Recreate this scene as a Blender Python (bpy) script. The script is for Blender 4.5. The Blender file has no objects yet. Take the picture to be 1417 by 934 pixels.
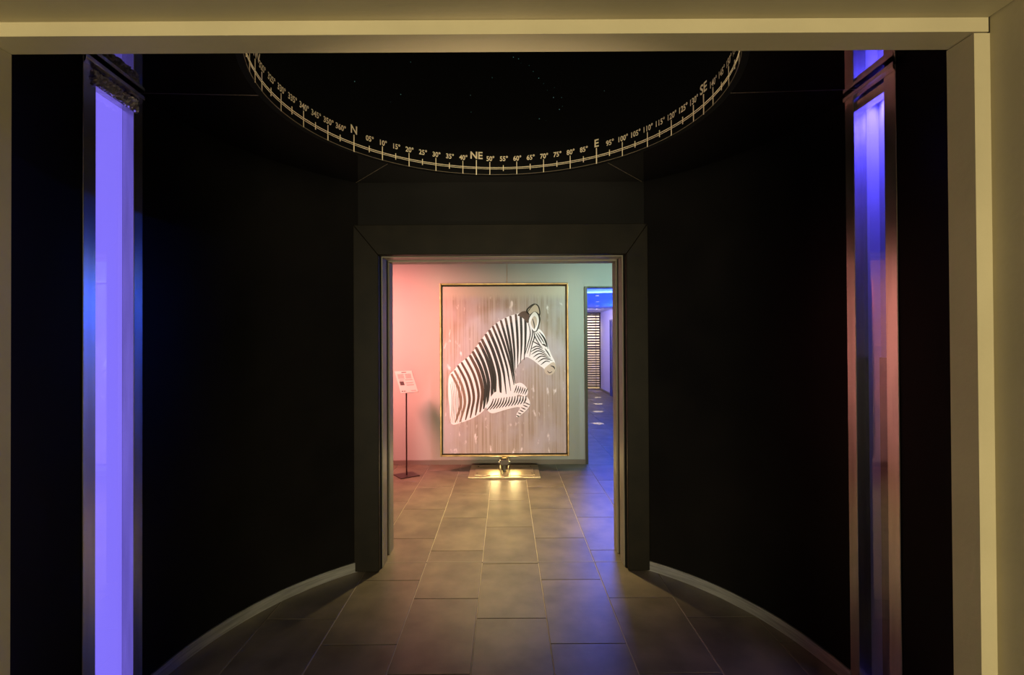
import bpy, bmesh, math, random
from mathutils import Vector, Matrix
random.seed(7)
R = math.radians
SC = bpy.context.scene
COL = SC.collection

# ------------------------------------------------------------------ camera
F, VX, VY, EYE = 690.0, 700.0, 470.5, 1.586        # focal length in px, vanishing point, eye height
cam_d = bpy.data.cameras.new('camera'); cam = bpy.data.objects.new('camera', cam_d); COL.objects.link(cam)
PITCH, ROLL = 0.0075, -0.005
cam_d.sensor_width = 36.0; cam_d.lens = F / 1417 * 36.0
cam_d.shift_x = (708.5 - VX) / 1417
cam_d.shift_y = (VY - F * PITCH - 467.0) / 1417
cam_d.clip_start = 0.02
cam.matrix_world = Matrix.Translation((0, 0, EYE)) @ Matrix.Rotation(math.pi / 2 + PITCH, 4, 'X') @ Matrix.Rotation(ROLL, 4, 'Z')
SC.camera = cam

# ------------------------------------------------------------------ world and view
w = bpy.data.worlds.new('world'); SC.world = w; w.use_nodes = True
w.node_tree.nodes['Background'].inputs[0].default_value = (0, 0, 0, 1)
w.node_tree.nodes['Background'].inputs[1].default_value = 0.0
vs = SC.view_settings
vs.view_transform = 'Standard'; vs.look = 'None'; vs.gamma = 1.0; vs.use_curve_mapping = False
vs.exposure = 0.0

# ------------------------------------------------------------------ lights
def area(name, loc, target, sx, sy, power, col, spread=180):
    d = bpy.data.lights.new(name, 'AREA'); d.shape = 'RECTANGLE'; d.size = sx; d.size_y = sy
    d.energy = power; d.color = col; d.spread = R(spread)
    o = bpy.data.objects.new(name, d); COL.objects.link(o); o.location = loc
    o.rotation_euler = (Vector(target) - Vector(loc)).to_track_quat('-Z', 'Y').to_euler()
    return o
def spot(name, loc, target, power, col, angle, blend=0.5, rad=0.03):
    d = bpy.data.lights.new(name, 'SPOT'); d.energy = power; d.color = col
    d.spot_size = R(angle); d.spot_blend = blend; d.shadow_soft_size = rad
    o = bpy.data.objects.new(name, d); COL.objects.link(o); o.location = loc
    o.rotation_euler = (Vector(target) - Vector(loc)).to_track_quat('-Z', 'Y').to_euler()
    return o
# lobby behind the visitor: added warm light standing in for its unseen lamps
area('lobby_added_light', (-0.1, -6.6, 0.8), (-0.1, 3.0, 1.3), 1.6, 1.3, 590, (1.0, 0.87, 0.52))
# gallery ceiling wash, coloured
area('gallery_rose_wash', (-1.95, 4.7, 2.6), (-1.35, 6.38, 1.0), 0.6, 0.2, 64, (1.0, 0.31, 0.26), 95)
area('gallery_green_wash', (1.75, 4.8, 2.6), (1.1, 6.38, 1.6), 0.5, 0.2, 13, (0.62, 1.0, 0.82), 100)
spot('gallery_picture_spot', (-0.05, 4.05, 2.66), (-0.02, 5.95, 1.05), 74, (0.82, 0.88, 1.0), 42, 0.2, 0.05)
spot('gallery_floor_spot', (-0.08, 5.0, 2.70), (-0.05, 4.5, 0.0), 560, (1.0, 0.77, 0.36), 72, 0.95, 0.06)
# corridor: blue cove, added blue fill for the gallery floor, added white fill at the end
for x_, x2_, y_, l_ in ((0.70, 1.9, 11.0, 8.2), (2.86, 1.9, 9.8, 5.8)):      # cove strips lying on the two ledges
    c_ = area('corridor_blue_cove', (x_, y_, 2.20), (x2_, y_, 2.62), 0.06, l_, 105, (0.012, 0.085, 1.0))
    n_ = Vector((x2_ - x_, 0, .42)).normalized()                             # long side along the corridor
    c_.rotation_euler = Matrix((Vector((0, 1, 0)).cross(-n_), (0, 1, 0), -n_)).transposed().to_euler()
area('corridor_blue_fill', (1.9, 9.0, 2.36), (1.15, 5.6, 0.0), 1.0, 0.3, 95, (0.06, 0.13, 1.0))
area('corridor_end_fill', (2.0, 13.6, 2.38), (2.2, 14.6, 0.6), 0.8, 0.3, 22, (0.95, 0.80, 0.95))

# ------------------------------------------------------------------ materials
def mat(name, col, rough=0.5, metal=0.0, ior=1.5, spec=0.5, noise=None, bump=None, emit=None, rnd=0.0, aniso=None):
    """noise = (scale xyz, amount 0..1, detail)  bump = (scale, strength)"""
    m = bpy.data.materials.new(name); m.use_nodes = True
    nt = m.node_tree; N, Lk = nt.nodes, nt.links
    b = N['Principled BSDF']
    b.inputs['Base Color'].default_value = (*col, 1); b.inputs['Roughness'].default_value = rough
    b.inputs['Metallic'].default_value = metal; b.inputs['IOR'].default_value = ior
    b.inputs['Specular IOR Level'].default_value = spec
    tc = N.new('ShaderNodeTexCoord')
    src = None
    if noise:
        sc, amt, det = noise
        mp = N.new('ShaderNodeMapping'); mp.inputs['Scale'].default_value = sc
        Lk.new(tc.outputs['Object'], mp.inputs[0])
        if rnd:
            oi = N.new('ShaderNodeObjectInfo'); mu = N.new('ShaderNodeMath'); mu.operation = 'MULTIPLY'; mu.inputs[1].default_value = 50
            cx = N.new('ShaderNodeCombineXYZ'); Lk.new(oi.outputs['Random'], mu.inputs[0])
            for i in range(3): Lk.new(mu.outputs[0], cx.inputs[i])
            Lk.new(cx.outputs[0], mp.inputs['Location'])
        n = N.new('ShaderNodeTexNoise'); n.inputs['Scale'].default_value = 1; n.inputs['Detail'].default_value = det
        Lk.new(mp.outputs[0], n.inputs['Vector'])
        rp = N.new('ShaderNodeValToRGB')
        rp.color_ramp.elements[0].position = 0.3; rp.color_ramp.elements[1].position = 0.7
        rp.color_ramp.elements[0].color = (*[c * (1 - amt) for c in col], 1)
        rp.color_ramp.elements[1].color = (*[min(1, c * (1 + amt)) for c in col], 1)
        Lk.new(n.outputs['Fac'], rp.inputs[0]); src = rp.outputs[0]
        if rnd:
            hs = N.new('ShaderNodeHueSaturation'); mr = N.new('ShaderNodeMapRange')
            mr.inputs['To Min'].default_value = 1 - rnd; mr.inputs['To Max'].default_value = 1 + rnd
            Lk.new(oi.outputs['Random'], mr.inputs['Value']); Lk.new(mr.outputs[0], hs.inputs['Value'])
            Lk.new(src, hs.inputs['Color']); src = hs.outputs[0]
        Lk.new(src, b.inputs['Base Color'])
    if bump:
        n2 = N.new('ShaderNodeTexNoise'); n2.inputs['Scale'].default_value = bump[0]; n2.inputs['Detail'].default_value = 4
        Lk.new(tc.outputs['Object'], n2.inputs['Vector'])
        bp = N.new('ShaderNodeBump'); bp.inputs['Strength'].default_value = bump[1]; bp.inputs['Distance'].default_value = 0.01
        Lk.new(n2.outputs['Fac'], bp.inputs['Height']); Lk.new(bp.outputs[0], b.inputs['Normal'])
    if emit:
        b.inputs['Emission Color'].default_value = (*emit[0], 1); b.inputs['Emission Strength'].default_value = emit[1]
    return m
M = {}
M['lacquer'] = mat('black_wall_lacquer', (0.0045, 0.004, 0.0038), 0.5, spec=0.08, noise=((2, 2, 2), 0.35, 3))
M['gloss_black'] = mat('gloss_black_ceiling', (0.004, 0.003, 0.003), 0.03, ior=3.6)
M['matt_black'] = mat('matt_black', (0.004, 0.0038, 0.0036), 0.8, spec=0.1)
M['drum'] = mat('drum_black', (0.003, 0.003, 0.003), 0.7, spec=0.1)
M['surround'] = mat('dark_painted_board', (0.0070, 0.0052, 0.0028), 0.5, spec=0.12, noise=((7, 7, 7), 0.35, 5))
M['jamb'] = mat('grey_painted_lining', (0.20, 0.18, 0.14), 0.45, noise=((4, 4, 4), 0.15, 4))
M['portal'] = mat('olive_paint', (0.42, 0.36, 0.23), 0.55, noise=((3, 3, 3), 0.08, 4), bump=(60, 0.05))
M['steel'] = mat('brushed_steel', (0.50, 0.46, 0.44), 0.4, 0.9, noise=((3, 3, 60), 0.12, 3))
M['base_steel'] = mat('brushed_steel_skirting', (0.66, 0.66, 0.64), 0.34, 0.8, noise=((5, 5, 90), 0.25, 4))
M['bronze'] = mat('window_trim_metal', (0.58, 0.57, 0.55), 0.27, 1.0, noise=((30, 30, 2), 0.15, 3))
M['foil'] = mat('crumpled_foil_tape', (0.85, 0.80, 0.78), 0.3, 0.85, noise=((20, 20, 20), 0.3, 3))
M['tile'] = mat('porcelain_tile', (0.136, 0.112, 0.077), 0.42, noise=((5, 5, 5), 0.32, 9), rnd=0.07, bump=(25, 0.035))
M['grout'] = mat('grout', (0.42, 0.36, 0.27), 0.8, noise=((9, 9, 9), 0.15, 3))
M['ink'] = mat('cream_lettering', (0.92, 0.80, 0.55), 0.5)
M['rimline'] = mat('rim_line', (0.16, 0.13, 0.09), 0.5)
M['gal_wall'] = mat('gallery_wall_paint', (0.36, 0.35, 0.335), 0.6, noise=((1.5, 1.5, 1.5), 0.03, 3))
M['gal_ceiling'] = mat('gallery_ceiling_paint', (0.5, 0.49, 0.46), 0.8)
M['skirt'] = mat('dark_skirting', (0.16, 0.13, 0.11), 0.4)
M['gold'] = mat('gilt_frame', (0.42, 0.29, 0.14), 0.34, 1.0, noise=((14, 14, 14), 0.25, 4))
M['frame_dark'] = mat('frame_shadow_gap', (0.03, 0.022, 0.015), 0.6)
M['brass'] = mat('brushed_brass_plate', (0.36, 0.30, 0.19), 0.45, 0.6, noise=((4, 40, 4), 0.12, 3))
M['gunmetal'] = mat('gunmetal', (0.07, 0.065, 0.055), 0.5, 0.5)
M['pole'] = mat('dark_stand_metal', (0.09, 0.045, 0.045), 0.35, 0.8)
M['paper'] = mat('paper', (0.50, 0.49, 0.46), 0.6)
M['print'] = mat('grey_print', (0.20, 0.18, 0.17), 0.7)
M['photo'] = mat('dark_print', (0.06, 0.045, 0.045), 0.6)
M['blue_door'] = mat('dark_blue_door', (0.03, 0.04, 0.16), 0.4)
M['slat'] = mat('dark_slat', (0.05, 0.035, 0.025), 0.5)
M['cor_ceiling'] = mat('white_ceiling_paint', (0.75, 0.75, 0.78), 0.8)
M['cor_wall'] = mat('lilac_wall_paint', (0.72, 0.66, 0.72), 0.6)
M['lamp_white'] = mat('downlight_lens', (0.9, 0.9, 0.9), 0.4, emit=((1.0, 0.92, 0.8), 6.0))
M['star'] = mat('star_light', (0.1, 0.1, 0.1), 0.5, emit=((0.25, 0.75, 0.65), 0.22))
M['diffuser'] = mat('blue_lit_diffuser', (0.3, 0.3, 0.4), 0.5, emit=((0.23, 0.17, 1.0), 1.1))
M['box_white'] = mat('light_box_white', (0.42, 0.42, 0.46), 0.6)
M['panel_dark'] = mat('dark_shade_panel', (0.05, 0.05, 0.042), 0.6, noise=((3, 3, 3), 0.2, 4))  # shade put into the colour of the lower window back
M['lobby_wall'] = mat('lobby_dark_wall', (0.05, 0.043, 0.03), 0.7)
M['lobby_floor'] = mat('lobby_floor_stone', (0.05, 0.043, 0.033), 0.6)
M['seam'] = mat('panel_seam_line', (0.5, 0.35, 0.22), 0.4, 0.8)
M['z_white'] = mat('paint_white', (0.80, 0.81, 0.85), 0.6)
M['z_black'] = mat('paint_black', (0.012, 0.010, 0.010), 0.6)
M['z_brown'] = mat('paint_brown', (0.075, 0.042, 0.028), 0.6)
M['z_tan'] = mat('paint_tan', (0.52, 0.45, 0.38), 0.6)
M['z_grey'] = mat('paint_taupe', (0.20, 0.14, 0.10), 0.6)

def glass_mat(name, ior):
    m = bpy.data.materials.new(name); m.use_nodes = True
    N, Lk = m.node_tree.nodes, m.node_tree.links
    N.remove(N['Principled BSDF'])
    fr = N.new('ShaderNodeFresnel'); fr.inputs['IOR'].default_value = ior
    t = N.new('ShaderNodeBsdfTransparent'); g = N.new('ShaderNodeBsdfGlossy'); g.inputs['Roughness'].default_value = 0.02
    mx = N.new('ShaderNodeMixShader')
    ge = N.new('ShaderNodeNewGeometry'); iv = N.new('ShaderNodeMath'); iv.operation = 'SUBTRACT'; iv.inputs[0].default_value = 1.0
    mu = N.new('ShaderNodeMath'); mu.operation = 'MULTIPLY'      # only the outer face of the pane mirrors
    Lk.new(ge.outputs['Backfacing'], iv.inputs[1]); Lk.new(iv.outputs[0], mu.inputs[0]); Lk.new(fr.outputs[0], mu.inputs[1])
    Lk.new(mu.outputs[0], mx.inputs[0]); Lk.new(t.outputs[0], mx.inputs[1]); Lk.new(g.outputs[0], mx.inputs[2])
    Lk.new(mx.outputs[0], N['Material Output'].inputs['Surface'])
    return m
M['glass'] = glass_mat('clear_glass', 2.3)

def canvas_mat():
    m = bpy.data.materials.new('canvas_painted_ground'); m.use_nodes = True
    N, Lk = m.node_tree.nodes, m.node_tree.links
    b = N['Principled BSDF']; b.inputs['Roughness'].default_value = 0.6
    tc = N.new('ShaderNodeTexCoord')
    def noise(sc, det=4):
        mp = N.new('ShaderNodeMapping'); mp.inputs['Scale'].default_value = sc; Lk.new(tc.outputs['Object'], mp.inputs[0])
        n = N.new('ShaderNodeTexNoise'); n.inputs['Scale'].default_value = 1; n.inputs['Detail'].default_value = det
        Lk.new(mp.outputs[0], n.inputs['Vector']); return n.outputs['Fac']
    def mix(f, a, c):
        x = N.new('ShaderNodeMix'); x.data_type = 'RGBA'
        if hasattr(f, 'is_linked'): Lk.new(f, x.inputs[0])
        for s, v in ((x.inputs[6], a), (x.inputs[7], c)):
            if isinstance(v, tuple): s.default_value = (*v, 1)
            else: Lk.new(v, s)
        return x.outputs[2]
    def ramp(f, a, c):
        r = N.new('ShaderNodeMapRange'); r.inputs['From Min'].default_value = a; r.inputs['From Max'].default_value = c
        r.clamp = True; Lk.new(f, r.inputs['Value']); return r.outputs[0]
    streak = ramp(noise((48, 1, 0.9), 5), 0.36, 0.64)
    c1 = mix(streak, (0.29, 0.235, 0.195), (0.43, 0.385, 0.365))
    wash = ramp(noise((4, 1, 2.2), 5), 0.44, 0.66)
    c2 = mix(wash, c1, (0.41, 0.38, 0.42))
    drips = ramp(noise((16, 1, 7), 8), 0.62, 0.72)
    c3 = mix(drips, c2, (0.74, 0.70, 0.74))
    # pale unpainted band along the top edge of the canvas
    sp = N.new('ShaderNodeSeparateXYZ'); Lk.new(tc.outputs['Object'], sp.inputs[0])
    jitter = N.new('ShaderNodeMath'); jitter.operation = 'MULTIPLY_ADD'; jitter.inputs[1].default_value = 0.10
    Lk.new(noise((60, 1, 0.5), 3), jitter.inputs[0]); Lk.new(sp.outputs['Z'], jitter.inputs[2])
    band = ramp(jitter.outputs[0], 1.90, 1.98)
    c4 = mix(band, c3, (0.47, 0.42, 0.37))
    Lk.new(c4, b.inputs['Base Color'])
    return m
M['canvas'] = canvas_mat()

# ------------------------------------------------------------------ builders (world coordinates)
def origin(p):
    v = Vector((0, 0, 0))
    while p is not None: v = v + Vector(p.location); p = p.parent
    return v
def obj(name, verts, faces, m, parent=None, smooth=False, mats=None, fm=None, base=None):
    """link one mesh; verts in world space; a top-level mesh gets its origin at base"""
    o0 = origin(parent)
    loc = Vector((0, 0, 0))
    if parent is None and base is not None: loc = Vector(base)
    me = bpy.data.meshes.new(name)
    me.from_pydata([tuple(Vector(v) - o0 - loc) for v in verts], [], faces)
    for mm in (mats or [m]): me.materials.append(M[mm])
    if fm:
        for p, i in zip(me.polygons, fm): p.material_index = i
    if smooth:
        for p in me.polygons: p.use_smooth = True
    bm = bmesh.new(); bm.from_mesh(me)
    if not fm: bmesh.ops.recalc_face_normals(bm, faces=bm.faces)
    bm.to_mesh(me); bm.free()
    o = bpy.data.objects.new(name, me); COL.objects.link(o); o.parent = parent; o.location = loc
    return o
def boxvf(x0, x1, y0, y1, z0, z1):
    v = [(x, y, z) for z in (z0, z1) for x, y in ((x0, y0), (x1, y0), (x1, y1), (x0, y1))]
    f = [(0, 3, 2, 1), (4, 5, 6, 7), (0, 1, 5, 4), (1, 2, 6, 5), (2, 3, 7, 6), (3, 0, 4, 7)]
    return v, f
def merge(*vf):
    V, Fc = [], []
    for v, f in vf:
        k = len(V); V += list(v); Fc += [tuple(i + k for i in q) for q in f]
    return V, Fc
def bevel(o, wd=0.003, seg=1):
    md = o.modifiers.new('bevel', 'BEVEL'); md.width = wd; md.segments = seg; md.limit_method = 'ANGLE'
    return o
def box(name, x0, x1, y0, y1, z0, z1, m, parent=None, bv=0.0, base=None):
    v, f = boxvf(x0, x1, y0, y1, z0, z1)
    o = obj(name, v, f, m, parent, base=base)
    if bv: bevel(o, bv)
    return o
def prism(poly, d):
    """poly: list of Vectors (planar), d: extrusion vector"""
    n = len(poly); d = Vector(d)
    v = [Vector(p) for p in poly] + [Vector(p) + d for p in poly]
    f = [tuple(range(n)), tuple(range(2 * n - 1, n - 1, -1))] + [(i, n + i, n + (i + 1) % n, (i + 1) % n) for i in range(n)]
    return v, f
def tube(p0, p1, r, n=12):
    p0, p1 = Vector(p0), Vector(p1); ax = (p1 - p0).normalized()
    a = ax.orthogonal().normalized(); b = ax.cross(a)
    ring = lambda c: [c + (a * math.cos(2 * math.pi * i / n) + b * math.sin(2 * math.pi * i / n)) * r for i in range(n)]
    v = ring(p0) + ring(p1)
    f = [(i, (i + 1) % n, n + (i + 1) % n, n + i) for i in range(n)] + [tuple(range(n - 1, -1, -1)), tuple(range(n, 2 * n))]
    return v, f
def thing(name, loc, label=None, cat=None, kind=None, group=None):
    o = bpy.data.objects.new(name, None); COL.objects.link(o); o.location = loc; o.empty_display_size = 0.1
    return tag(o, label, cat, kind, group)
def tag(o, label=None, cat=None, kind=None, group=None):
    for k, v in (('label', label), ('category', cat), ('kind', kind), ('group', group)):
        if v: o[k] = v
    return o
def px(x, y, Y): return Vector(((x - VX) / F * Y, Y, EYE - (y - VY) / F * Y))

# ------------------------------------------------------------------ dimensions
CX, CY, RW = -0.03, 2.19, 1.605          # round vestibule
ZC = 2.681                               # its ceiling
DX, DY, RD = -0.045, 2.268, 1.022        # compass drum in that ceiling
PL, PR, PT, PY1, PY2 = -1.350, 1.211, 2.375, 1.28, 1.36      # outer portal opening
SL, SR, ST, SY = -1.047, 0.979, 2.383, 3.425                 # door surround
OL, OR_, OT = -0.865, 0.818, 2.170                           # door opening
GY, GC, GL, GR = 6.38, 2.75, -2.58, 2.96                     # gallery back wall, ceiling, side walls
KX, KT = 1.03, 2.266                                         # corridor opening left edge, top
HY, HC, HL, HR = 15.6, 2.43, 0.60, 2.96                      # corridor end, ceiling, sides
def pt(a, r=RW, cx=CX, cy=CY, z=0.0):      # azimuth from straight ahead, positive to the right
    return Vector((cx + r * math.sin(a), cy + r * math.cos(a), z))
def hit(x):                                # azimuth where the sight line through picture column x meets the round wall
    k = (x - VX) / F
    A = k * k + 1; B = -2 * (k * CX + CY); Cc = CX * CX + CY * CY - RW * RW
    Y = (-B + math.sqrt(B * B - 4 * A * Cc)) / (2 * A)
    return math.atan2(k * Y - CX, Y - CY)
def arc(a0, a1, r0, r1, z0, z1, n):
    """curved slab between two radii"""
    v = []
    for i in range(n + 1):
        a = a0 + (a1 - a0) * i / n
        v += [pt(a, r0, z=z0), pt(a, r1, z=z0), pt(a, r1, z=z1), pt(a, r0, z=z1)]
    f = []
    for i in range(n):
        k = 4 * i
        for j in range(4): f.append((k + j, k + (j + 1) % 4, k + 4 + (j + 1) % 4, k + 4 + j))
    f += [(0, 1, 2, 3), (4 * n + 3, 4 * n + 2, 4 * n + 1, 4 * n)]
    return v, f

# ------------------------------------------------------------------ floor: screed plus every tile
floor = obj('floor', *merge(boxvf(-3.1, 3.1, -7.1, 6.6, -0.14, -0.004), boxvf(0.5, 3.1, 6.6, 16.9, -0.14, -0.004)), 'grout')
tag(floor, 'brown-grey porcelain tile floor running from the vestibule into the gallery', 'floor', 'structure')
TW, TL, GAP = 0.3995, 0.695, 0.0048
def tile_mesh():
    bm = bmesh.new(); v, f = boxvf(-TW / 2 + GAP / 2, TW / 2 - GAP / 2, -TL / 2 + GAP / 2, TL / 2 - GAP / 2, -0.010, 0.0)
    vs_ = [bm.verts.new(p) for p in v]
    for q in f: bm.faces.new([vs_[i] for i in q])
    top = [e for e in bm.edges if all(abs(x.co.z) < 1e-6 for x in e.verts)]
    bmesh.ops.bevel(bm, geom=top, offset=0.0015, segments=1, affect='EDGES')
    me = bpy.data.meshes.new('tile'); bm.to_mesh(me); bm.free(); me.materials.append(M['tile']); return me
TM = tile_mesh()
def add_tile(x, y):
    o = bpy.data.objects.new('tile', TM); COL.objects.link(o); o.parent = floor; o.location = (x, y, 0)
off = {0: 4.245, 1: 4.005, 2: 4.465}
for k in range(-6, 8):
    x = -0.176 + 0.3995 * k + TW / 2
    y0 = off[k % 3] - 7 * TL
    for j in range(0, 26):
        y = y0 + TL * (j + 0.5)
        if y - TL / 2 < 3.5:                                   # vestibule
            if y + TL / 2 < 0.9 or abs(x - CX) - TW / 2 > RW: continue
            dx = max(0, abs(x - CX) - TW / 2); dy = max(0, abs(y - CY) - TL / 2)
            if math.hypot(dx, dy) > RW - 0.02 and not (y + TL / 2 > 3.75 and GL < x < GR): continue
            if y > 3.0 and not (OL - .25 < x < OR_ + .25) and math.hypot(dx, dy) > RW - 0.02: continue
        elif y - TL / 2 < GY:
            if x - TW / 2 < GL - 0.02: continue
        else:
            if y + TL / 2 > HY + 0.05 or x + TW / 2 < HL + .25: continue
        add_tile(x, y)
box('threshold_strip', OL - .02, OR_ + .03, 3.571, 3.579, -0.003, 0.0012, 'jamb', floor)

# ------------------------------------------------------------------ outer portal and the lobby it belongs to
tr = obj('trim_1', *merge(
    boxvf(PL - 0.037 - .02, PR + 0.041 - .003, PY1, PY2, PT, PT + 0.40)), 'portal')
tag(tr, 'olive painted head of the outer portal', 'door trim', 'structure')
tr = box('trim_2', PL - 0.42, PL, PY1, PY2, 0, PT - .0015, 'portal'); tag(tr, 'left olive painted jamb of the outer portal', 'door trim', 'structure')
tr = box('trim_3', PR, PR + 0.52, PY1, PY2, 0, PT - .0035, 'portal'); tag(tr, 'right olive painted jamb of the outer portal', 'door trim', 'structure')
PXR, PXL, PZ = PR + 0.041, PL - 0.041, PT + 0.037
LB, LS = -7.0, 0.35
for nm, x0, x1, y0, y1, lb in (('wall_passage_right', PXR, 3.0, LS, PY1, 'right cheek of the olive painted passage to the portal'), ('wall_passage_left', -3.0, PXL, LS, PY1, 'left cheek of the olive painted passage to the portal'),
        ('wall_lobby_right', 3.0, 3.1, LB, LS, 'olive right wall of the lobby'), ('wall_lobby_left', -3.1, -3.0, LB, LS, 'olive left wall of the lobby'), ('wall_lobby_rear', -3.1, 3.1, LB - .1, LB, 'olive rear wall of the lobby')):
    tag(box(nm, x0, x1, y0, y1, 0, 3.0, 'portal' if 'passage' in nm else 'lobby_wall'), lb, 'wall', 'structure')
o = box('ceiling_passage', PXL, PXR - .004, LS, PY1, PZ, 3.0, 'portal'); tag(o, 'olive painted ceiling of the passage to the portal', 'ceiling', 'structure')
o = box('ceiling_lobby', -3.1, 3.1, LB - .1, PY1, 3.0, 3.1, 'lobby_wall'); tag(o, 'olive painted ceiling of the lobby', 'ceiling', 'structure')
box('lobby_stone', -3.0, 3.0, LB, PY1 + .08, -0.004, 0.0, 'lobby_floor', floor)

# ------------------------------------------------------------------ round black walls, skirting, lit windows
AWL = (hit(112.5), hit(195.5))      # left window azimuths (near, far)
AWR = (hit(1245.0), hit(1174.0))    # right window azimuths (near, far)
def a_at_y(y, s): return s * math.acos((y - CY) / RW)
a_nl, a_nr = a_at_y(PY2 + .0, -1), a_at_y(PY2 + .0, 1)
a_fl = math.asin((SL + 0.03 - CX) / RW); a_fr = math.asin((SR - 0.03 - CX) / RW)
wl = obj('wall_left', *merge(arc(a_nl, AWL[0], RW, RW + .06, 0, ZC, 16), arc(AWL[1], a_fl, RW, RW + .06, 0, ZC, 40)), 'lacquer', smooth=False)
tag(wl, 'curved black lacquered wall left of the gallery door', 'wall', 'structure')
wr = obj('wall_right', *merge(arc(a_nr, AWR[0], RW, RW + .06, 0, ZC, 16), arc(AWR[1], a_fr, RW, RW + .06, 0, ZC, 40)), 'lacquer')
tag(wr, 'curved black lacquered wall right of the gallery door', 'wall', 'structure')
for o in (wl, wr):
    for p in o.data.polygons: p.use_smooth = abs(p.normal.z) < 0.5 and p.area < 1.0
    md = o.modifiers.new('split', 'EDGE_SPLIT'); md.split_angle = R(30)
BH = 0.066
for nm, a0, a1, a2, a3, lb in (('baseboard_left', a_nl, AWL[0], AWL[1], a_fl, 'left'), ('baseboard_right', a_nr, AWR[0], AWR[1], a_fr, 'right')):
    o = obj(nm, *merge(arc(a0, a1, RW - .010, RW - .0005, 0.0005, BH, 12), arc(a2, a3, RW - .010, RW - .0005, 0.0005, BH, 48)), 'base_steel')
    tag(o, 'brushed steel skirting along the curved %s wall' % lb, 'baseboard', 'structure')
    for p in o.data.polygons: p.use_smooth = p.area < 0.03 and abs(p.normal.z) < .5
    md = o.modifiers.new('split', 'EDGE_SPLIT'); md.split_angle = R(30)

def window(n, az, side, label, ztop, lit):
    """vertical glass slot with metal trims, set into the round wall"""
    a0, a1 = az
    pm = pt((a0 + a1) / 2)
    root = thing('window_%d' % n, (pm.x, pm.y, 0), label, 'window', 'structure')
    e0, e1 = pt(a0), pt(a1)
    t = (e1 - e0); wd = t.length; t.normalize()
    nrm = Vector((CX, CY, 0)) - (e0 + e1) / 2; nrm.z = 0; nrm = nrm - t * nrm.dot(t); nrm.normalize()
    def slab(name, u0, u1, d0, d1, z0, z1, m, par=root, bv=0.0):
        # u along the window, d towards the room (+) or outward (-)
        q = [e0 + t * u + nrm * d for u, d in ((u0, d0), (u1, d0), (u1, d1), (u0, d1))]
        v, f = prism([p + Vector((0, 0, z0)) for p in q], (0, 0, z1 - z0))
        o = obj(name, v, f, m, par)
        if bv: bevel(o, bv)
        return o
    TWn, TWf = 0.066, 0.060
    slab('frame_jamb', 0, TWn, -0.05, 0.006, 0.001, ZC - .0005, 'bronze', bv=.002)
    slab('frame_jamb', wd - TWf, wd, -0.05, 0.006, 0.001, ZC - .0005, 'bronze', bv=.002)
    slab('head_rail', TWn, wd - TWf, -0.05, -0.004, ztop, (ZC - .001 if lit == 'panel' else ztop + 0.042), 'bronze', bv=.002)
    qd = [e0 + t * u + nrm * d + Vector((0, 0, ZC - .028)) for u, d in ((0.002, .0062), (wd - .002, .0062), (wd - .040, .040), (-0.036, .040))]
    bevel(obj('head_ledge', *prism(qd, (0, 0, .018)), 'bronze', root), .002)
    slab('glass_pane', TWn - .004, wd - TWf + .004, -0.034, -0.028, 0.06, ztop + .01, 'glass')
    kp = slab('kick_plate', TWn, wd - TWf, -0.05, -0.012, 0.001, 0.075, 'base_steel', bv=.002)
    for u in (TWn + .03, wd - TWf - .03):
        c = e0 + t * u - nrm * 0.012 + Vector((0, 0, .045))
        obj('screw', *tube(c, c + nrm * .002, .005, 10), 'gunmetal', kp)
    # light box behind the glass
    BD = 0.145 if lit == 'panel' else 0.105
    lb = slab('light_box', TWn - .01, wd - TWf + .01, -BD - .005, -BD, 0.02, ZC, 'box_white')
    slab('box_side', TWn - .012, TWn - .002, -BD, -0.051, 0.02, ZC, 'box_white', lb)
    slab('box_side', wd - TWf + .002, wd - TWf + .012, -BD, -0.051, 0.02, ZC, 'box_white', lb)
    slab('box_top', TWn - .002, wd - TWf + .002, -BD, -0.05, ZC - .02, ZC, 'box_white', lb)
    slab('box_floor', TWn - .002, wd - TWf + .002, -BD, -0.05, 0.001, 0.02, 'box_white', lb)
    if lit == 'panel':
        slab('lit_diffuser', TWn + .004, wd - TWf - .004, -0.044, -0.040, 0.03, ZC - .025, 'diffuser', lb)
    else:
        slab('lower_shade_panel', TWn - .001, wd - TWf + .001, -0.100, -0.097, 0.02, 1.50, 'panel_dark', lb)  # added dark panel, darkens the slot where the blue light fades out
        mid = e0 + t * (wd / 2) - nrm * 0.075
        area('window_blue_strip', (mid.x, mid.y, ZC - .03), (mid.x - nrm.x * .05, mid.y - nrm.y * .05, 1.2), wd * .5, 0.04, 4.4, (0.10, 0.075, 1.0), 85)
    return e0, t, nrm, wd, root, TWn, TWf
WL = window(1, AWL, 'left', 'tall blue-lit glass slot with steel trims in the curved left wall', 2.60, 'panel')
WR = window(2, AWR, 'right', 'tall glass slot fading from blue to clear in the curved right wall', 2.605, 'top')
# crumpled foil tape hanging under the left window head
e0, t, nrm, wd, root, TWn, TWf = WL
V, Fc = [], []
nu, nz = 46, 9
rr = random.Random(3)
for j in range(nz):
    for i in range(nu):
        u = TWn - .02 + (wd - TWn - TWf + .035) * i / (nu - 1)
        z = 2.592 + 0.056 * j / (nz - 1) + (rr.uniform(-.004, .004) if j in (0, nz - 1) else 0)
        V.append(e0 + t * u + nrm * (0.011 + rr.uniform(-.006, .010)) + Vector((0, 0, z)))
for j in range(nz - 1):
    for i in range(nu - 1):
        k = j * nu + i; Fc.append((k, k + 1, k + nu + 1, k + nu))
foil = obj('foil_tape', V, Fc, 'foil', root)
md = foil.modifiers.new('solid', 'SOLIDIFY'); md.thickness = 0.0015

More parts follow.
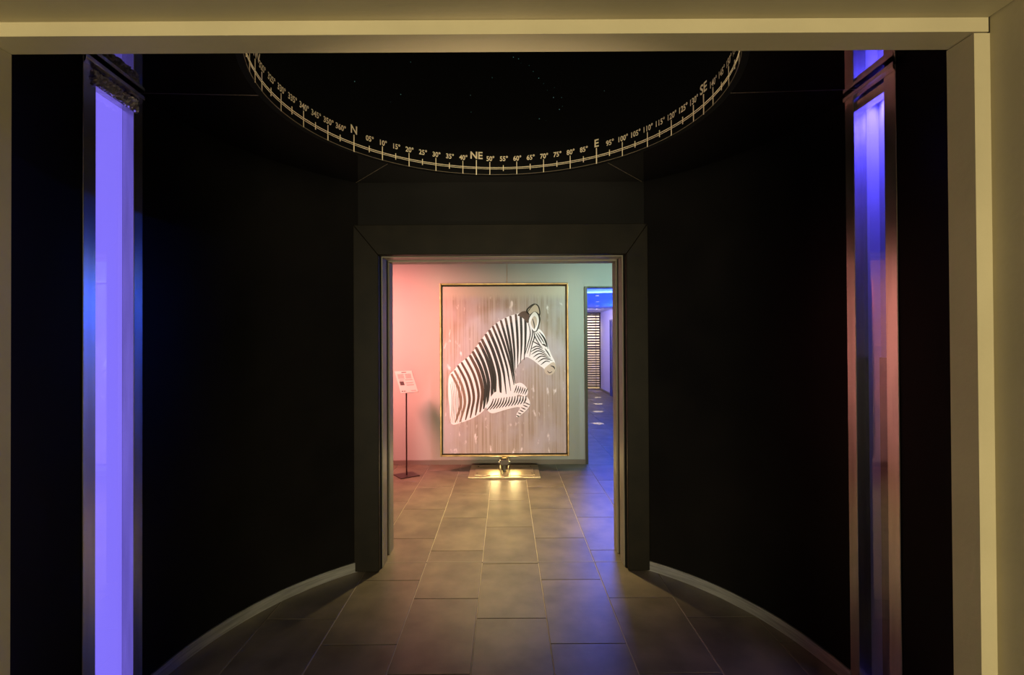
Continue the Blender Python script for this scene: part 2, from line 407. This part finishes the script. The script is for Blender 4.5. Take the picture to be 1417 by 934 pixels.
# ------------------------------------------------------------------ ceiling panels, compass drum, stars
ceil_root = thing('ceiling', (DX, DY, ZC), 'gloss black ceiling of wedge panels around the compass drum', 'ceiling', 'structure')
cuts = [-180 + 40, -93, -40, 40, 93, 140, 220]
for i in range(len(cuts) - 1):
    a0, a1 = R(cuts[i]), R(cuts[i + 1]); n = max(8, int((a1 - a0) / R(3)))
    v = []
    for k in range(n + 1):
        a = a0 + (a1 - a0) * k / n
        g0 = 0.0012 * (1 if k == 0 else -1 if k == n else 0)
        for r in (1.052, 1.80):
            p = pt(a, r, DX, DY, ZC) + Vector((math.cos(a), -math.sin(a), 0)) * g0
            v += [p, p + Vector((0, 0, .03))]
    f = []
    for k in range(n):
        q = 4 * k
        f += [(q, q + 2, q + 6, q + 4), (q + 1, q + 5, q + 7, q + 3), (q, q + 4, q + 5, q + 1), (q + 2, q + 3, q + 7, q + 6)]
    f += [(0, 1, 3, 2), (4 * n, 4 * n + 2, 4 * n + 3, 4 * n + 1)]
    obj('ceiling_panel', v, f, 'gloss_black', ceil_root)
for c in cuts[:-1]:
    a = R(c); w_ = Vector((math.cos(a), -math.sin(a), 0)) * .0011
    p, q = pt(a, 1.053, DX, DY, ZC - .0006), pt(a, 1.70, DX, DY, ZC - .0006)
    obj('seam_glint', *prism([p - w_, p + w_, q + w_, q - w_], (0, 0, .004)), 'rimline', ceil_root)  # pale strip painted in for the light the panel edges catch
def ringvf(r0, r1, z0, z1, n=144):
    v = []
    for i in range(n):
        a = 2 * math.pi * i / n
        v += [pt(a, r0, DX, DY, z0), pt(a, r1, DX, DY, z0), pt(a, r1, DX, DY, z1), pt(a, r0, DX, DY, z1)]
    f = []
    for i in range(n):
        k, q = 4 * i, 4 * ((i + 1) % n)
        for j in range(4): f.append((k + j, k + (j + 1) % 4, q + (j + 1) % 4, q + j))
    return v, f
ZR = EYE + 1.136                    # height of the scale's line
drum = thing('compass_drum', (DX, DY, ZC), 'round black compass drum with cream degree scale set in the ceiling', 'compass ring')
cyl = obj('drum_wall', *ringvf(RD, RD + .028, ZC - .004, 3.75), 'drum', drum)
for p in cyl.data.polygons: p.use_smooth = abs(p.normal.z) < .5
cyl.modifiers.new('split', 'EDGE_SPLIT').split_angle = R(30)
# shallow dome closing the drum
v = [Vector((DX, DY, 3.95))]; f = []
nr, na = 6, 72
for j in range(1, nr + 1):
    for i in range(na):
        r = (RD + .01) * j / nr; v.append(pt(2 * math.pi * i / na, r, DX, DY, 3.70 + .25 * math.cos(j / nr * math.pi / 2)))
f += [(0, 1 + i, 1 + (i + 1) % na) for i in range(na)]
for j in range(nr - 1):
    for i in range(na):
        a, b = 1 + j * na + i, 1 + j * na + (i + 1) % na
        f.append((a, a + na, b + na, b))
obj('sky_dome', v, f, 'drum', drum, smooth=True)
for z, h in ((ZR + .0042, .0034), (ZR - .0052, .0024)):
    obj('scale_line', *ringvf(RD - .0022, RD - .0006, z - h / 2, z + h / 2), 'ink', drum)
obj('rim_line', *ringvf(RD - .0022, RD - .0006, ZC - .002, ZC + .0005), 'rimline', drum)
measured = {310: -104.5, 315: -100.0, 320: -95.4, 325: -90.1, 330: -84.9, 335: -79.7, 340: -74.5, 345: -69.4, 350: -64.3, 355: -59.4, 0: -54.0}
def az(th): return R(measured[th]) if th in measured else R(th - 53.1 if th < 310 else th - 413.1)
TXT = {0: 'N', 45: 'NE', 90: 'E', 135: 'SE', 315: 'NW', 355: '360°', 5: '05°'}
shown = list(range(315, 360, 5)) + list(range(0, 160, 5))
def on_drum(a, s, z):               # s: metres along the wall to the right, z: height
    return pt(a + s / RD, RD - .0016, DX, DY, z)
dg = bpy.context.evaluated_depsgraph_get
def text_mesh(body, size, bold):
    c = bpy.data.curves.new('t', 'FONT'); c.body = body; c.size = size; c.align_x = 'CENTER'; c.offset = bold; c.resolution_u = 3
    o = bpy.data.objects.new('t', c); COL.objects.link(o)
    me = bpy.data.meshes.new_from_object(o.evaluated_get(dg()))
    V = [tuple(x.co) for x in me.vertices]; Fc = [tuple(p.vertices) for p in me.polygons]
    bpy.data.objects.remove(o); bpy.data.curves.remove(c); bpy.data.meshes.remove(me)
    return V, Fc
for th in range(0, 360, 5):
    a = az(th); card = th % 45 == 0; ten = th % 10 == 0 or card
    hw = 0.0030 if card else 0.0022
    up, dn = (0.052, 0.046) if card else (0.041, 0.043) if ten else (0.020, 0.018)
    q = [(-hw, ZR - dn), (hw, ZR - dn), (hw, ZR + up), (-hw, ZR + up)]
    inner = [pt(a + s / RD, RD - .0026, DX, DY, z) for s, z in q]; outer = [pt(a + s / RD, RD - .0002, DX, DY, z) for s, z in q]
    obj('tick_mark', inner + outer, [(0, 1, 2, 3), (7, 6, 5, 4)] + [(i, 4 + i, 4 + (i + 1) % 4, (i + 1) % 4) for i in range(4)], 'ink', drum)
    if th in shown:
        body = TXT.get(th, '%d°' % th)
        V, Fc = text_mesh(body, 0.066 if card else 0.044, 0.0015 if card else 0.0009)
        base = ZR + (0.060 if card else 0.048)
        deg = 0.004 if body.endswith('°') else 0
        obj('cardinal_letter' if card else 'degree_numeral', [on_drum(a, x * (1.0 if card else .9) + deg, base + y) for x, y, z in V], Fc, 'ink', drum)
rs = random.Random(11); V, Fc = [], []
for i in range(32):
    a = rs.uniform(-1.1, 1.1); z = rs.uniform(2.95, 3.6)
    if i < 14: a = 0.05 + i * .03 + rs.uniform(-.02, .02); z = 3.55 - i * .035 + rs.uniform(-.03, .03)
    r = rs.choice((.0010, .0013, .0020))
    k = len(V)
    V += [on_drum(a, s, z + h) for s, h in ((-r, -r), (r, -r), (r, r), (-r, r))]; Fc.append((k, k + 1, k + 2, k + 3))
st = obj('star_lights', V, Fc, 'star', drum); st['kind'] = 'stuff'

# ------------------------------------------------------------------ inner doorway
d1 = thing('door_1', ((SL + SR) / 2, SY, 0), 'dark painted door surround with mitred boards around the gallery opening', 'door', 'structure')
FI = (-0.876, 0.832, 2.176)         # inner edge of the face boards
g = 0.0012
def board(name, pts, d, m='surround', par=d1, bv=.003):
    return bevel(obj(name, *prism([Vector((x, SY, z)) for x, z in pts], (0, d, 0)), m, par), bv)
board('jamb_board', [(SL, 0.004), (FI[0], 0.004), (FI[0], FI[2] - g), (SL, ST - g)], 0.05)
board('jamb_board', [(FI[1], 0.004), (SR, 0.004), (SR, ST - g), (FI[1], FI[2] - g)], 0.05)
board('head_board', [(SL, ST), (FI[0], FI[2]), (FI[1], FI[2]), (SR, ST)], 0.05)
# rebated step behind the boards, then lining with the sliding-door groove
for x0, x1, s in ((SL + .02, OL - .006, 1), (OR_ + .006, SR - .02, -1)):
    box('jamb_core', x0, x1, SY + .05, 3.50, 0, ST - .02, 'matt_black', d1)
box('head_core', SL + .02, SR - .02, SY + .05, 3.50, OT + .006, ST - .02, 'matt_black', d1)
for (ya, yb) in ((3.497, 3.617), (3.705, 3.822)):
    for x0, x1 in ((OL - .12, OL), (OR_, OR_ + .12)):
        bevel(box('jamb_lining', x0, x1, ya, yb, 0.001, OT, 'jamb', d1), .003)
    bevel(box('head_lining', OL - .12, OR_ + .12, ya, yb, OT, OT + .12, 'jamb', d1), .003)
for x0, x1 in ((OL - .12, OL - .06), (OR_ + .06, OR_ + .12)):
    box('door_groove', x0, x1, 3.617, 3.705, 0.001, OT + .12, 'matt_black', d1)
box('door_groove', OL - .06, OR_ + .06, 3.617, 3.705, OT + .06, OT + .12, 'matt_black', d1)
o = box('wall_door', SL + .01, SR - .01, 3.452, 3.52, ST - .03, ZC, 'lacquer'); tag(o, 'black wall panel above the gallery door', 'wall', 'structure')

# ------------------------------------------------------------------ gallery shell
o = obj('wall_front', *merge(boxvf(GL, OL - .12, 3.70, 3.81, 0, GC), boxvf(OR_ + .12, GR, 3.70, 3.81, 0, GC), boxvf(OL - .12, OR_ + .12, 3.70, 3.81, OT + .12, GC)), 'gal_wall')
tag(o, 'pale gallery wall around the doorway, facing the painting', 'wall', 'structure')
o = obj('wall_back', *merge(boxvf(GL, KX, GY, GY + .14, 0, GC), boxvf(KX, 2.3, GY, GY + .14, KT, GC), boxvf(2.3, GR, GY, GY + .14, 0, GC)), 'gal_wall')
tag(o, 'pale gallery wall washed rose and green behind the zebra painting', 'wall', 'structure')
o = box('wall_gallery_left', GL - .1, GL, 3.70, GY + .14, 0, GC, 'gal_wall'); tag(o, 'pale left side wall of the gallery', 'wall', 'structure')
o = box('wall_gallery_right', GR, GR + .1, 3.70, GY + .14, 0, GC, 'gal_wall'); tag(o, 'pale right side wall of the gallery', 'wall', 'structure')
o = box('ceiling_gallery', GL - .1, GR + .1, 3.70, GY + .14, GC, GC + .1, 'gal_ceiling'); tag(o, 'plain gallery ceiling', 'ceiling', 'structure')
o = box('baseboard_gallery', GL, KX - .012, GY - .014, GY, 0.0005, 0.058, 'skirt'); tag(o, 'low dark skirting under the gallery wall', 'baseboard', 'structure')
tr = thing('trim_4', (KX, GY, 0), 'dark edge trim of the corridor opening', 'door trim', 'structure')
box('edge_post', KX - .022, KX + .012, GY - .018, GY + .155, 0.0005, KT, 'gunmetal', tr)
box('edge_post', 2.29, 2.315, GY - .018, GY + .155, 0.0005, KT, 'gunmetal', tr)
box('edge_head', KX + .012, 2.29, GY - .006, GY + .155, KT - .012, KT + .004, 'gunmetal', tr)

# ------------------------------------------------------------------ corridor beyond
o = box('wall_corridor_right', HR, HR + .1, GY + .14, HY, 0, HC, 'cor_wall'); tag(o, 'lilac right wall of the far corridor', 'wall', 'structure')
o = box('wall_corridor_left', HL - .1, HL, GY + .14, HY, 0, HC, 'cor_wall'); tag(o, 'lilac left wall of the far corridor', 'wall', 'structure')
o = box('ceiling_corridor', HL - .1, HR + .1, GY + .14, HY + 1.3, HC, HC + .1, 'cor_ceiling'); tag(o, 'ceiling of the far corridor bathed in blue light', 'ceiling', 'structure')
o = box('baseboard_corridor', HR - .014, HR, GY + .16, HY, 0.0005, .07, 'brass'); tag(o, 'brass skirting along the corridor right wall', 'baseboard', 'structure')
for n_, x0, x1, y0, y1, lb in ((5, HL, HL + .13, 6.8, 15.2, 'left'), (6, HR - .13, HR, 6.8, 12.8, 'right')):
    o = box('trim_%d' % n_, x0, x1, y0, y1, 2.12, 2.18, 'cor_wall'); tag(o, 'lilac cove ledge hiding blue light along the corridor %s wall' % lb, 'ledge', 'structure')
d2 = thing('door_2', (HR, 13.55, 0), 'dark blue door in the corridor right wall', 'door', 'structure')
bevel(box('door_leaf', HR - .03, HR - .001, 13.1, 13.98, 0.005, 2.08, 'blue_door', d2), .004)
box('door_casing', HR - .04, HR - .001, 13.98, 14.05, 0.005, 2.14, 'blue_door', d2)
box('door_casing', HR - .04, HR - .001, 13.03, 13.1, 0.005, 2.14, 'blue_door', d2)
box('door_casing', HR - .04, HR - .001, 13.1, 13.98, 2.08, 2.14, 'blue_door', d2)
obj('door_handle', *tube((HR - .06, 13.2, 1.02), (HR - .06, 13.32, 1.02), .01), 'steel', d2)
# window at the corridor end, blind in front
w3 = thing('window_3', (2.0, HY, 0), 'window at the far end of the corridor', 'window', 'structure')
WX0, WX1 = 1.5, 2.93
box('frame_jamb', WX0 - .05, WX0, HY, HY + .06, 0.06, HC - .02, 'gunmetal', w3)
box('frame_jamb', WX1, WX1 + .03, HY, HY + .06, 0.06, HC - .02, 'gunmetal', w3)
box('sill', WX0 - .05, WX1 + .03, HY - .03, HY + .06, 0.001, .06, 'brass', w3)
box('frame_rail', WX0, WX1, HY, HY + .06, 1.29, 1.33, 'brass', w3)
box('glass_pane', WX0, WX1, HY + .02, HY + .026, 0.06, 1.29, 'glass', w3)
box('glass_pane', WX0, WX1, HY + .02, HY + .026, 1.33, HC - .02, 'glass', w3)
o = box('wall_corridor_end', HL, WX0 - .05, HY, HY + .1, 0, HC, 'cor_wall'); tag(o, 'lilac end wall of the corridor beside the slatted window', 'wall', 'structure')
o = obj('wall_yard', *merge(boxvf(HL, HR + .2, HY + 1.2, HY + 1.25, 0, HC), boxvf(HR + .1, HR + .15, HY, HY + 1.2, 0, HC), boxvf(HL - .05, HL, HY, HY + 1.2, 0, HC)), 'cor_wall')
tag(o, 'lit wall seen through the slats of the far window', 'wall', 'structure')
area('far_room_lamp', (2.3, HY + .5, HC - .03), (2.4, HY + 1.1, .6), .8, .3, 60, (1.0, 0.80, 0.42))
bl = thing('slatted_blind', (2.2, HY - .05, 0.07), 'dark horizontal slatted blind hung over the far corridor window', 'blind')
ns = 30; z = 0.12
for i in range(ns):
    hgt = .036 if z < 1.3 else .046
    v, f = boxvf(WX0 - .02, WX1 + .02, HY - .060, HY - .048, z, z + hgt)
    obj('slat', v, f, 'slat', bl)
    z += .072 if z < 1.3 else .082
    if z > HC - .08: break
for x in (1.9, 2.42, 2.80): box('ladder_cord', x, x + .012, HY - .066, HY - .060, .1, HC - .02, 'slat', bl)
box('head_box', WX0 - .03, WX1 + .02, HY - .085, HY - .03, HC - .05, HC - .001, 'slat', bl)
for i, y in enumerate((9.45, 11.0, 12.3, 13.7)):
    x = (827 - VX) / F * y
    dl = thing('ceiling_downlight', (x, y, HC), ['corridor downlight nearest the gallery opening', 'second corridor downlight from the gallery opening', 'third corridor downlight, short of the blue door',
        'corridor downlight beside the blue door and the slatted blind'][i], 'downlight', group='corridor downlights')
    def rg(r0, r1, z0, z1, n=20):
        v = []
        for k in range(n):
            a = 2 * math.pi * k / n; c, s = math.cos(a), math.sin(a)
            v += [(x + r0 * c, y + r0 * s, z0), (x + r1 * c, y + r1 * s, z0), (x + r1 * c, y + r1 * s, z1), (x + r0 * c, y + r0 * s, z1)]
        f = []
        for k in range(n):
            p, q = 4 * k, 4 * ((k + 1) % n)
            for j in range(4): f.append((p + j, p + (j + 1) % 4, q + (j + 1) % 4, q + j))
        return v, f
    obj('bezel', *rg(.035, .05, HC - .012, HC - .0005), 'steel', dl)
    obj('lens', *tube((x, y, HC - .006), (x, y, HC - .002), .034, 20), 'lamp_white', dl)
    spot('downlight_beam', (x, y, HC - .02), (x, y, 0), 900, (1.0, 0.93, 0.85), 6, .5, .01)

# ------------------------------------------------------------------ painting on its stand
PYp = 5.95
def cp(cx, cy, d=0.0): return px(590 + cx / 3.114, 370 + cy / 3.114, PYp) - Vector((0, d, 0))   # picture-plane layout
A, B = cp(58, 812), cp(612, 68)
pic = thing('zebra_painting', ((A.x + B.x) / 2, PYp, A.z), 'large painting of a leaping zebra in a slim gilt frame', 'painting')
CA, CB = cp(70, 800), cp(600, 82)
canvas = box('canvas', CA.x, CB.x, PYp, PYp + .035, CA.z, CB.z, 'canvas', pic)
t_ = .021
for x0, x1, z0, z1 in ((A.x, A.x + t_, A.z, B.z), (B.x - t_, B.x, A.z, B.z), (A.x + t_, B.x - t_, A.z, A.z + t_), (A.x + t_, B.x - t_, B.z - t_, B.z)):
    bevel(box('frame_rail', x0, x1, PYp - .022, PYp + .05, z0, z1, 'gold', pic), .004, 2)
box('backing_board', A.x + t_, B.x - t_, PYp + .036, PYp + .05, A.z + t_, B.z - t_, 'frame_dark', pic)

def spline(pts, n=6):
    P = [Vector((*p, 0)) if len(p) == 2 else Vector(p) for p in pts]; out = []
    for i in range(len(P) - 1):
        p0 = P[max(i - 1, 0)]; p1, p2 = P[i], P[i + 1]; p3 = P[min(i + 2, len(P) - 1)]
        for k in range(n):
            t = k / n
            out.append(.5 * ((2 * p1) + (-p0 + p2) * t + (2 * p0 - 5 * p1 + 4 * p2 - p3) * t * t + (-p0 + 3 * p1 - 3 * p2 + p3) * t ** 3))
    return out + [P[-1]]
def closed(pts, n=4):
    P = [tuple(p) for p in pts]; Q = spline([P[-1]] + P + [P[0], P[1]], n)
    return Q[n:-n - 1] if False else Q[n:n + n * len(P)]
LAY = 0.0006
def patch(name, pts, m, lay, par, n=4):
    q = closed(pts, n) if n else [Vector((*p, 0)) for p in pts]
    vs_ = [cp(p.x, p.y, LAY * lay) for p in q]
    return obj(name, *prism(vs_, (0, LAY * .5, 0)), m, par)
class Strokes:
    def __init__(s): s.V, s.F = [], []
    def add(s, pts, ws, lay, n=6):
        q = spline(pts, n); m = len(q); k = len(s.V)
        for i, p in enumerate(q):
            a, b = q[max(i - 1, 0)], q[min(i + 1, m - 1)]; d = (b - a); d.normalize(); nn = Vector((-d.y, d.x, 0))
            u = i / (m - 1) * (len(ws) - 1); j = min(int(u), len(ws) - 2); wv = ws[j] + (ws[j + 1] - ws[j]) * (u - j)
            for sg in (-1, 1):
                r = p + nn * (sg * wv / 2); s.V.append(cp(r.x, r.y, LAY * lay))
        s.F += [(k + 2 * i, k + 2 * i + 1, k + 2 * i + 3, k + 2 * i + 2) for i in range(m - 1)]
    def make(s, name, m, par): return obj(name, s.V, s.F, m, par)

body = patch('zebra_body', [(97, 468), (120, 440), (140, 415), (190, 375), (215, 340), (265, 275), (310, 234), (355, 211), (400, 198), (432, 192), (452, 215),
    (470, 262), (490, 268), (510, 295), (522, 335), (540, 380), (552, 405), (556, 432), (548, 455), (530, 464), (513, 457), (506, 438), (488, 424), (465, 405), (448, 394),
    (430, 387), (412, 399), (395, 420), (381, 450), (375, 478), (384, 504), (400, 540), (330, 600), (262, 600), (240, 622), (200, 648), (150, 667), (106, 672), (98, 600), (93, 540)], 'z_white', 1, canvas)
leg_f = patch('far_foreleg', [(372, 512), (388, 500), (408, 498), (428, 514), (437, 538), (424, 556), (396, 548), (362, 548)], 'z_white', 4.4, canvas)
leg_n = patch('near_foreleg', [(258, 598), (275, 560), (300, 535), (340, 548), (392, 556), (428, 556), (443, 574), (444, 594), (432, 612), (408, 634), (388, 645), (386, 632), (402, 604), (372, 605), (326, 617), (286, 628), (266, 620)], 'z_white', 5, canvas)
crest = [(97, 470), (135, 424), (188, 380), (216, 343), (250, 296), (285, 257), (318, 232), (355, 214), (390, 203), (414, 199), (436, 205)]
vent = [(106, 668), (150, 664), (204, 641), (240, 616), (262, 590), (300, 556), (345, 545), (384, 518), (377, 484), (381, 452), (396, 422), (428, 392)]
def look(tab, t):
    L = [math.dist(a, b) for a, b in zip(tab, tab[1:])]; d = max(0, min(1, t)) * sum(L)
    for (a, b), l in zip(zip(tab, tab[1:]), L):
        if d <= l + 1e-6: return Vector((a[0] + (b[0] - a[0]) * d / l, a[1] + (b[1] - a[1]) * d / l, 0))
        d -= l
    return Vector((*tab[-1], 0))
blk, brn, tau_ = Strokes(), Strokes(), Strokes()
NS = 20
for i in range(NS):
    t = .035 + .945 * i / (NS - 1) + rr.uniform(-.006, .006)
    a, b = look(crest, t), look(vent, t)
    d = b - a; nn = Vector((d.y, -d.x, 0)).normalized()
    bulge = (30 + 14 * math.sin(t * 3.1)) * max(.12, 1 - 1.15 * t)
    p1 = a + d * .3 + nn * bulge * .8; p2 = a + d * .62 + nn * bulge; p3 = a + d * .85 + nn * bulge * .45
    wscale = 1.0 if .25 < t < .6 else .80
    s = tau_ if t < .13 else brn if t < .3 else blk
    s.add([tuple(q) for q in (a, p1, p2, p3, b)], [c * wscale for c in ((11.5, 14, 14.5, 12, 5.0) if t < .58 else (12, 13.5, 11, 6, 2.5))], 3)
    if .12 < t < .9:                                # brown mane end of each stripe
        c = a + (p1 - a) * .36
        brn.add([tuple(a - (p1 - a) * .04), tuple(a + (p1 - a) * .18), tuple(c)], [10 * wscale, 11 * wscale, 8], 4, 3)
for i in range(13):                                 # fine leg bands
    u = i / 12
    c = Vector((272 + 150 * u, 592 - 22 * u, 0)); hgt = 27 - 6 * u; sl = 16 - 10 * u
    blk.add([(c.x + sl, c.y - hgt + (4 if u > .8 else 0)), (c.x + sl * .2 + 3, c.y), (c.x - sl * .8, c.y + hgt * .82)], [3, 6, 3], 6, 3)
for i in range(6):
    u = i / 5; c = Vector((435 - 42 * u, 586 + 52 * u, 0)); h_ = 12 - 5 * u
    blk.add([(c.x - h_ * 1.1, c.y - h_ * .35), (c.x, c.y + 2), (c.x + h_ * .8, c.y + h_ * .5)], [2, 5, 2], 6, 3)
for i in range(6):
    u = i / 5; c = Vector((382 + 46 * u, 524 + 8 * u, 0)); h_ = 16
    blk.add([(c.x + 6, c.y - h_ + 6 * u), (c.x + 2, c.y), (c.x - 5, c.y + h_)], [2, 5, 2], 6, 3)
face = [[(486, 278), (505, 304), (519, 342)], [(478, 281), (496, 308), (508, 328)], [(470, 282), (486, 310), (498, 330)], [(463, 286), (474, 312), (492, 340)],
        [(456, 318), (478, 330), (500, 346)], [(451, 352), (476, 340), (502, 352)], [(450, 364), (480, 350), (511, 366)], [(452, 376), (484, 360), (519, 378)],
        [(460, 388), (488, 372), (526, 386)], [(470, 399), (496, 383), (536, 396)], [(480, 409), (506, 394), (543, 403)], [(492, 421), (514, 405), (532, 408)],
        [(510, 350), (524, 370), (534, 388)], [(496, 287), (513, 314), (524, 352)],
        [(446, 232), (458, 280), (447, 330), (434, 372)], [(438, 236), (448, 284), (436, 336), (420, 388)], [(456, 250), (466, 296), (456, 330), (444, 384)]]
for q in face: blk.add(q, [1.5, 5.0, 4.2, 1.5], 3, 5)
blk.add([(498, 332), (507, 334), (517, 343)], [2, 8, 3], 5, 4)
blk.make('zebra_stripes', 'z_black', canvas)
brn.make('mane_stripes', 'z_brown', canvas)
tau_.make('rump_stripes', 'z_grey', canvas)
patch('mane_tuft', [(394, 206), (412, 191), (432, 190), (444, 206), (446, 228), (436, 240), (420, 222), (404, 212)], 'z_brown', 5, canvas)
patch('ear_edge', [(430, 190), (444, 168), (468, 156), (486, 168), (492, 196), (486, 212), (458, 214)], 'z_black', 5, canvas)
patch('ear', [(438, 188), (449, 172), (470, 158), (481, 170), (487, 194), (480, 206), (454, 210)], 'z_tan', 6, canvas)
patch('ear_edge', [(441, 236), (446, 206), (466, 191), (484, 200), (492, 222), (488, 246), (478, 274), (462, 276)], 'z_black', 7, canvas)
patch('ear', [(442, 236), (449, 210), (466, 192), (480, 205), (485, 226), (482, 248), (472, 274), (458, 270)], 'z_white', 8, canvas)
patch('ear', [(450, 240), (456, 220), (466, 210), (476, 222), (477, 244), (468, 262), (460, 262)], 'z_tan', 9, canvas)
for nm, q, ws in (('ear_line', [(458, 222), (464, 244), (466, 266)], [3, 5, 2]), ('ear_line', [(440, 190), (452, 172), (470, 160), (484, 172), (489, 196)], [3, 3.5, 2, 3.5, 4]),
        ('nostril', [(534, 424), (548, 430), (552, 440)], [2, 6, 2]), ('mouth_line', [(520, 446), (530, 455), (541, 449)], [2, 3.5, 2])):
    sk = Strokes(); sk.add(q, ws, 10); sk.make(nm, 'z_black', canvas)
patch('muzzle', [(508, 438), (522, 424), (540, 411), (552, 412), (557, 432), (549, 454), (531, 465), (513, 458)], 'z_tan', 6, canvas)
fade = Strokes()
for i in range(7):
    x = 102 + i * 7; fade.add([(x, 500 - i * 9), (x + 8, 560), (x + 6, 620), (x - 1 + i, 668)], [1, 2.6, 2.6, 1], 2)
fade.make('rump_shading', 'z_grey', canvas)

# stand: heavy plate, post, swivel head and a small lamp under the frame
p0 = px(697, 662, 5.71)
X0 = p0.x
std = thing('picture_stand', (X0, 6.0, 0), 'brass floor plate with short post carrying the zebra painting', 'picture stand')
pl = bevel(box('base_plate', X0 - .415, X0 + .415, 5.70, 6.27, 0.001, 0.022, 'brass', std), .004)
for s in (-1, 1):
    bevel(box('plate_leaf', X0 + min(s * .062, s * .35), X0 + max(s * .062, s * .35), 5.765, 6.22, .022, .028, 'brass', pl), .003)
    for yy in (5.84, 6.16):
        c = Vector((X0 + s * .32, yy, .028)); obj('screw', *tube(c, c + Vector((0, 0, .003)), .008, 10), 'gunmetal', pl)
for s in (-1, 1): bevel(box('post_cheek', X0 + s * .045 - .006, X0 + s * .045 + .006, 5.80, 6.05, .022, .10, 'brass', std), .002)
bevel(box('post', X0 - .018, X0 + .018, 5.93, 5.975, .022, A.z, 'gunmetal', std), .003)
hd = bevel(box('swivel_head', X0 - .052, X0 + .052, 5.90, 5.99, .105, .168, 'gunmetal', std), .008, 2)
for s in (-1, 1): obj('clamp_knob', *tube((X0 + s * .052, 5.945, .125), (X0 + s * .072, 5.945, .125), .016, 14), 'gunmetal', hd)
bevel(box('support_shelf', X0 - .03, X0 + .03, 5.90, 5.985, A.z - .018, A.z - .001, 'gold', std), .002)
area('stand_lamp', (X0, 6.02, .135), (X0, 5.4, 0.0), .34, .03, 3.4, (1.0, 0.74, 0.30))
seam = obj('panel_seam_line', *tube((px(702, 391, 5.98).x, 5.98, B.z), (px(702, 391, 5.98).x, 5.98, GC), .003, 6), 'seam', base=(px(702, 391, 5.98).x, 5.98, B.z))  # thin tube added for the line of a wall panel joint
tag(seam, 'thin tube for a wall panel seam, running from the ceiling to the top of the zebra painting', 'seam')

# ------------------------------------------------------------------ caption stand
psi, tau = R(34.6), R(53)
bx, by = px(562, 656, 5.87).x, 5.87
cs = thing('caption_stand', (bx, by, 0), 'slim dark stand holding a tilted white caption sheet by the rose wall', 'caption stand')
wv = Vector((math.cos(psi), math.sin(psi), 0)); nh = Vector((math.sin(psi), -math.cos(psi), 0))
c0 = Vector((bx, by, 0))
q = [c0 + wv * u + nh * v + Vector((0, 0, .001)) for u, v in ((-.12, -.11), (.12, -.11), (.12, .11), (-.12, .11))]
bevel(obj('base_plate', *prism(q, (0, 0, .008)), 'pole', cs), .002)
obj('pole', *tube((bx, by, .009), (bx, by, 1.09), .0085, 12), 'pole', cs)
sd = nh * math.cos(tau) - Vector((0, 0, math.sin(tau)))                # down the slope
nn = nh * math.sin(tau) + Vector((0, 0, math.cos(tau)))                # out of the sheet
pc = c0 + Vector((0, 0, 1.10)) - sd * .0 + nn * .004
def sheet(u0, u1, v0, v1, d0, d1):
    return prism([pc + wv * u + sd * v + nn * d0 for u, v in ((u0, v0), (u1, v0), (u1, v1), (u0, v1))], nn * (d1 - d0))
obj('tray', *sheet(-.107, .107, -.152, .152, -.004, .0), 'paper', cs)
sh = obj('caption_sheet', *sheet(-.104, .104, -.149, .149, .0003, .0012), 'paper', cs)
pr = []
for v in [-.108 + .0085 * i for i in range(8)]: pr += [(-.088, -.006 + rr.uniform(-.01, 0), v), (.006, .088 + rr.uniform(-.02, 0), v)]
for v in (-.03, -.022, .012, .02, .042, .05): pr.append((-.01, .088 + rr.uniform(-.02, 0), v))
pr += [(-.08, -.02, -.03), (-.08, -.03, -.022), (.02, .09, .122), (.03, .09, .130)]
for u0, u1, v in pr: obj('printed_line', *sheet(u0, u1, v, v + .0042, .0012, .0016), 'print', sh)
obj('printed_picture', *sheet(-.086, -.034, -.006, .048, .0012, .0016), 'photo', sh)
obj('printed_mark', *sheet(-.03, .03, -.136, -.126, .0012, .0016), 'photo', sh)
for u in (-.09, -.066, -.054): obj('printed_mark', *sheet(u, u + (.016 if u < -.08 else .009), .122, .134, .0012, .0016), 'photo', sh)

# ------------------------------------------------------------------ unseen floor uplight, added to brighten the compass scale
ux, uy = DX, 1.50
up = thing('added_uplight', (ux, uy, 0), 'added round steel uplight, out of view, set in the vestibule floor below the compass scale', 'added light')
n = 28; v = []
for k in range(n):
    a = 2 * math.pi * k / n; c, sn = math.cos(a), math.sin(a)
    v += [(ux + r * c, uy + r * sn, z) for r, z in ((.055, .0005), (.075, .0005), (.073, .005), (.055, .006))]
f = [(4 * k + j, 4 * k + (j + 1) % 4, 4 * ((k + 1) % n) + (j + 1) % 4, 4 * ((k + 1) % n) + j) for k in range(n) for j in range(4)]
obj('bezel', v, f, 'steel', up)
obj('lens', *tube((ux, uy, .0005), (ux, uy, .003), .0548, 28), 'lamp_white', up)
spot('added_uplight_beam', (ux, uy, .03), (DX, 2.40, 2.72), 230, (1.0, 0.80, 0.52), 52, .5, .04)
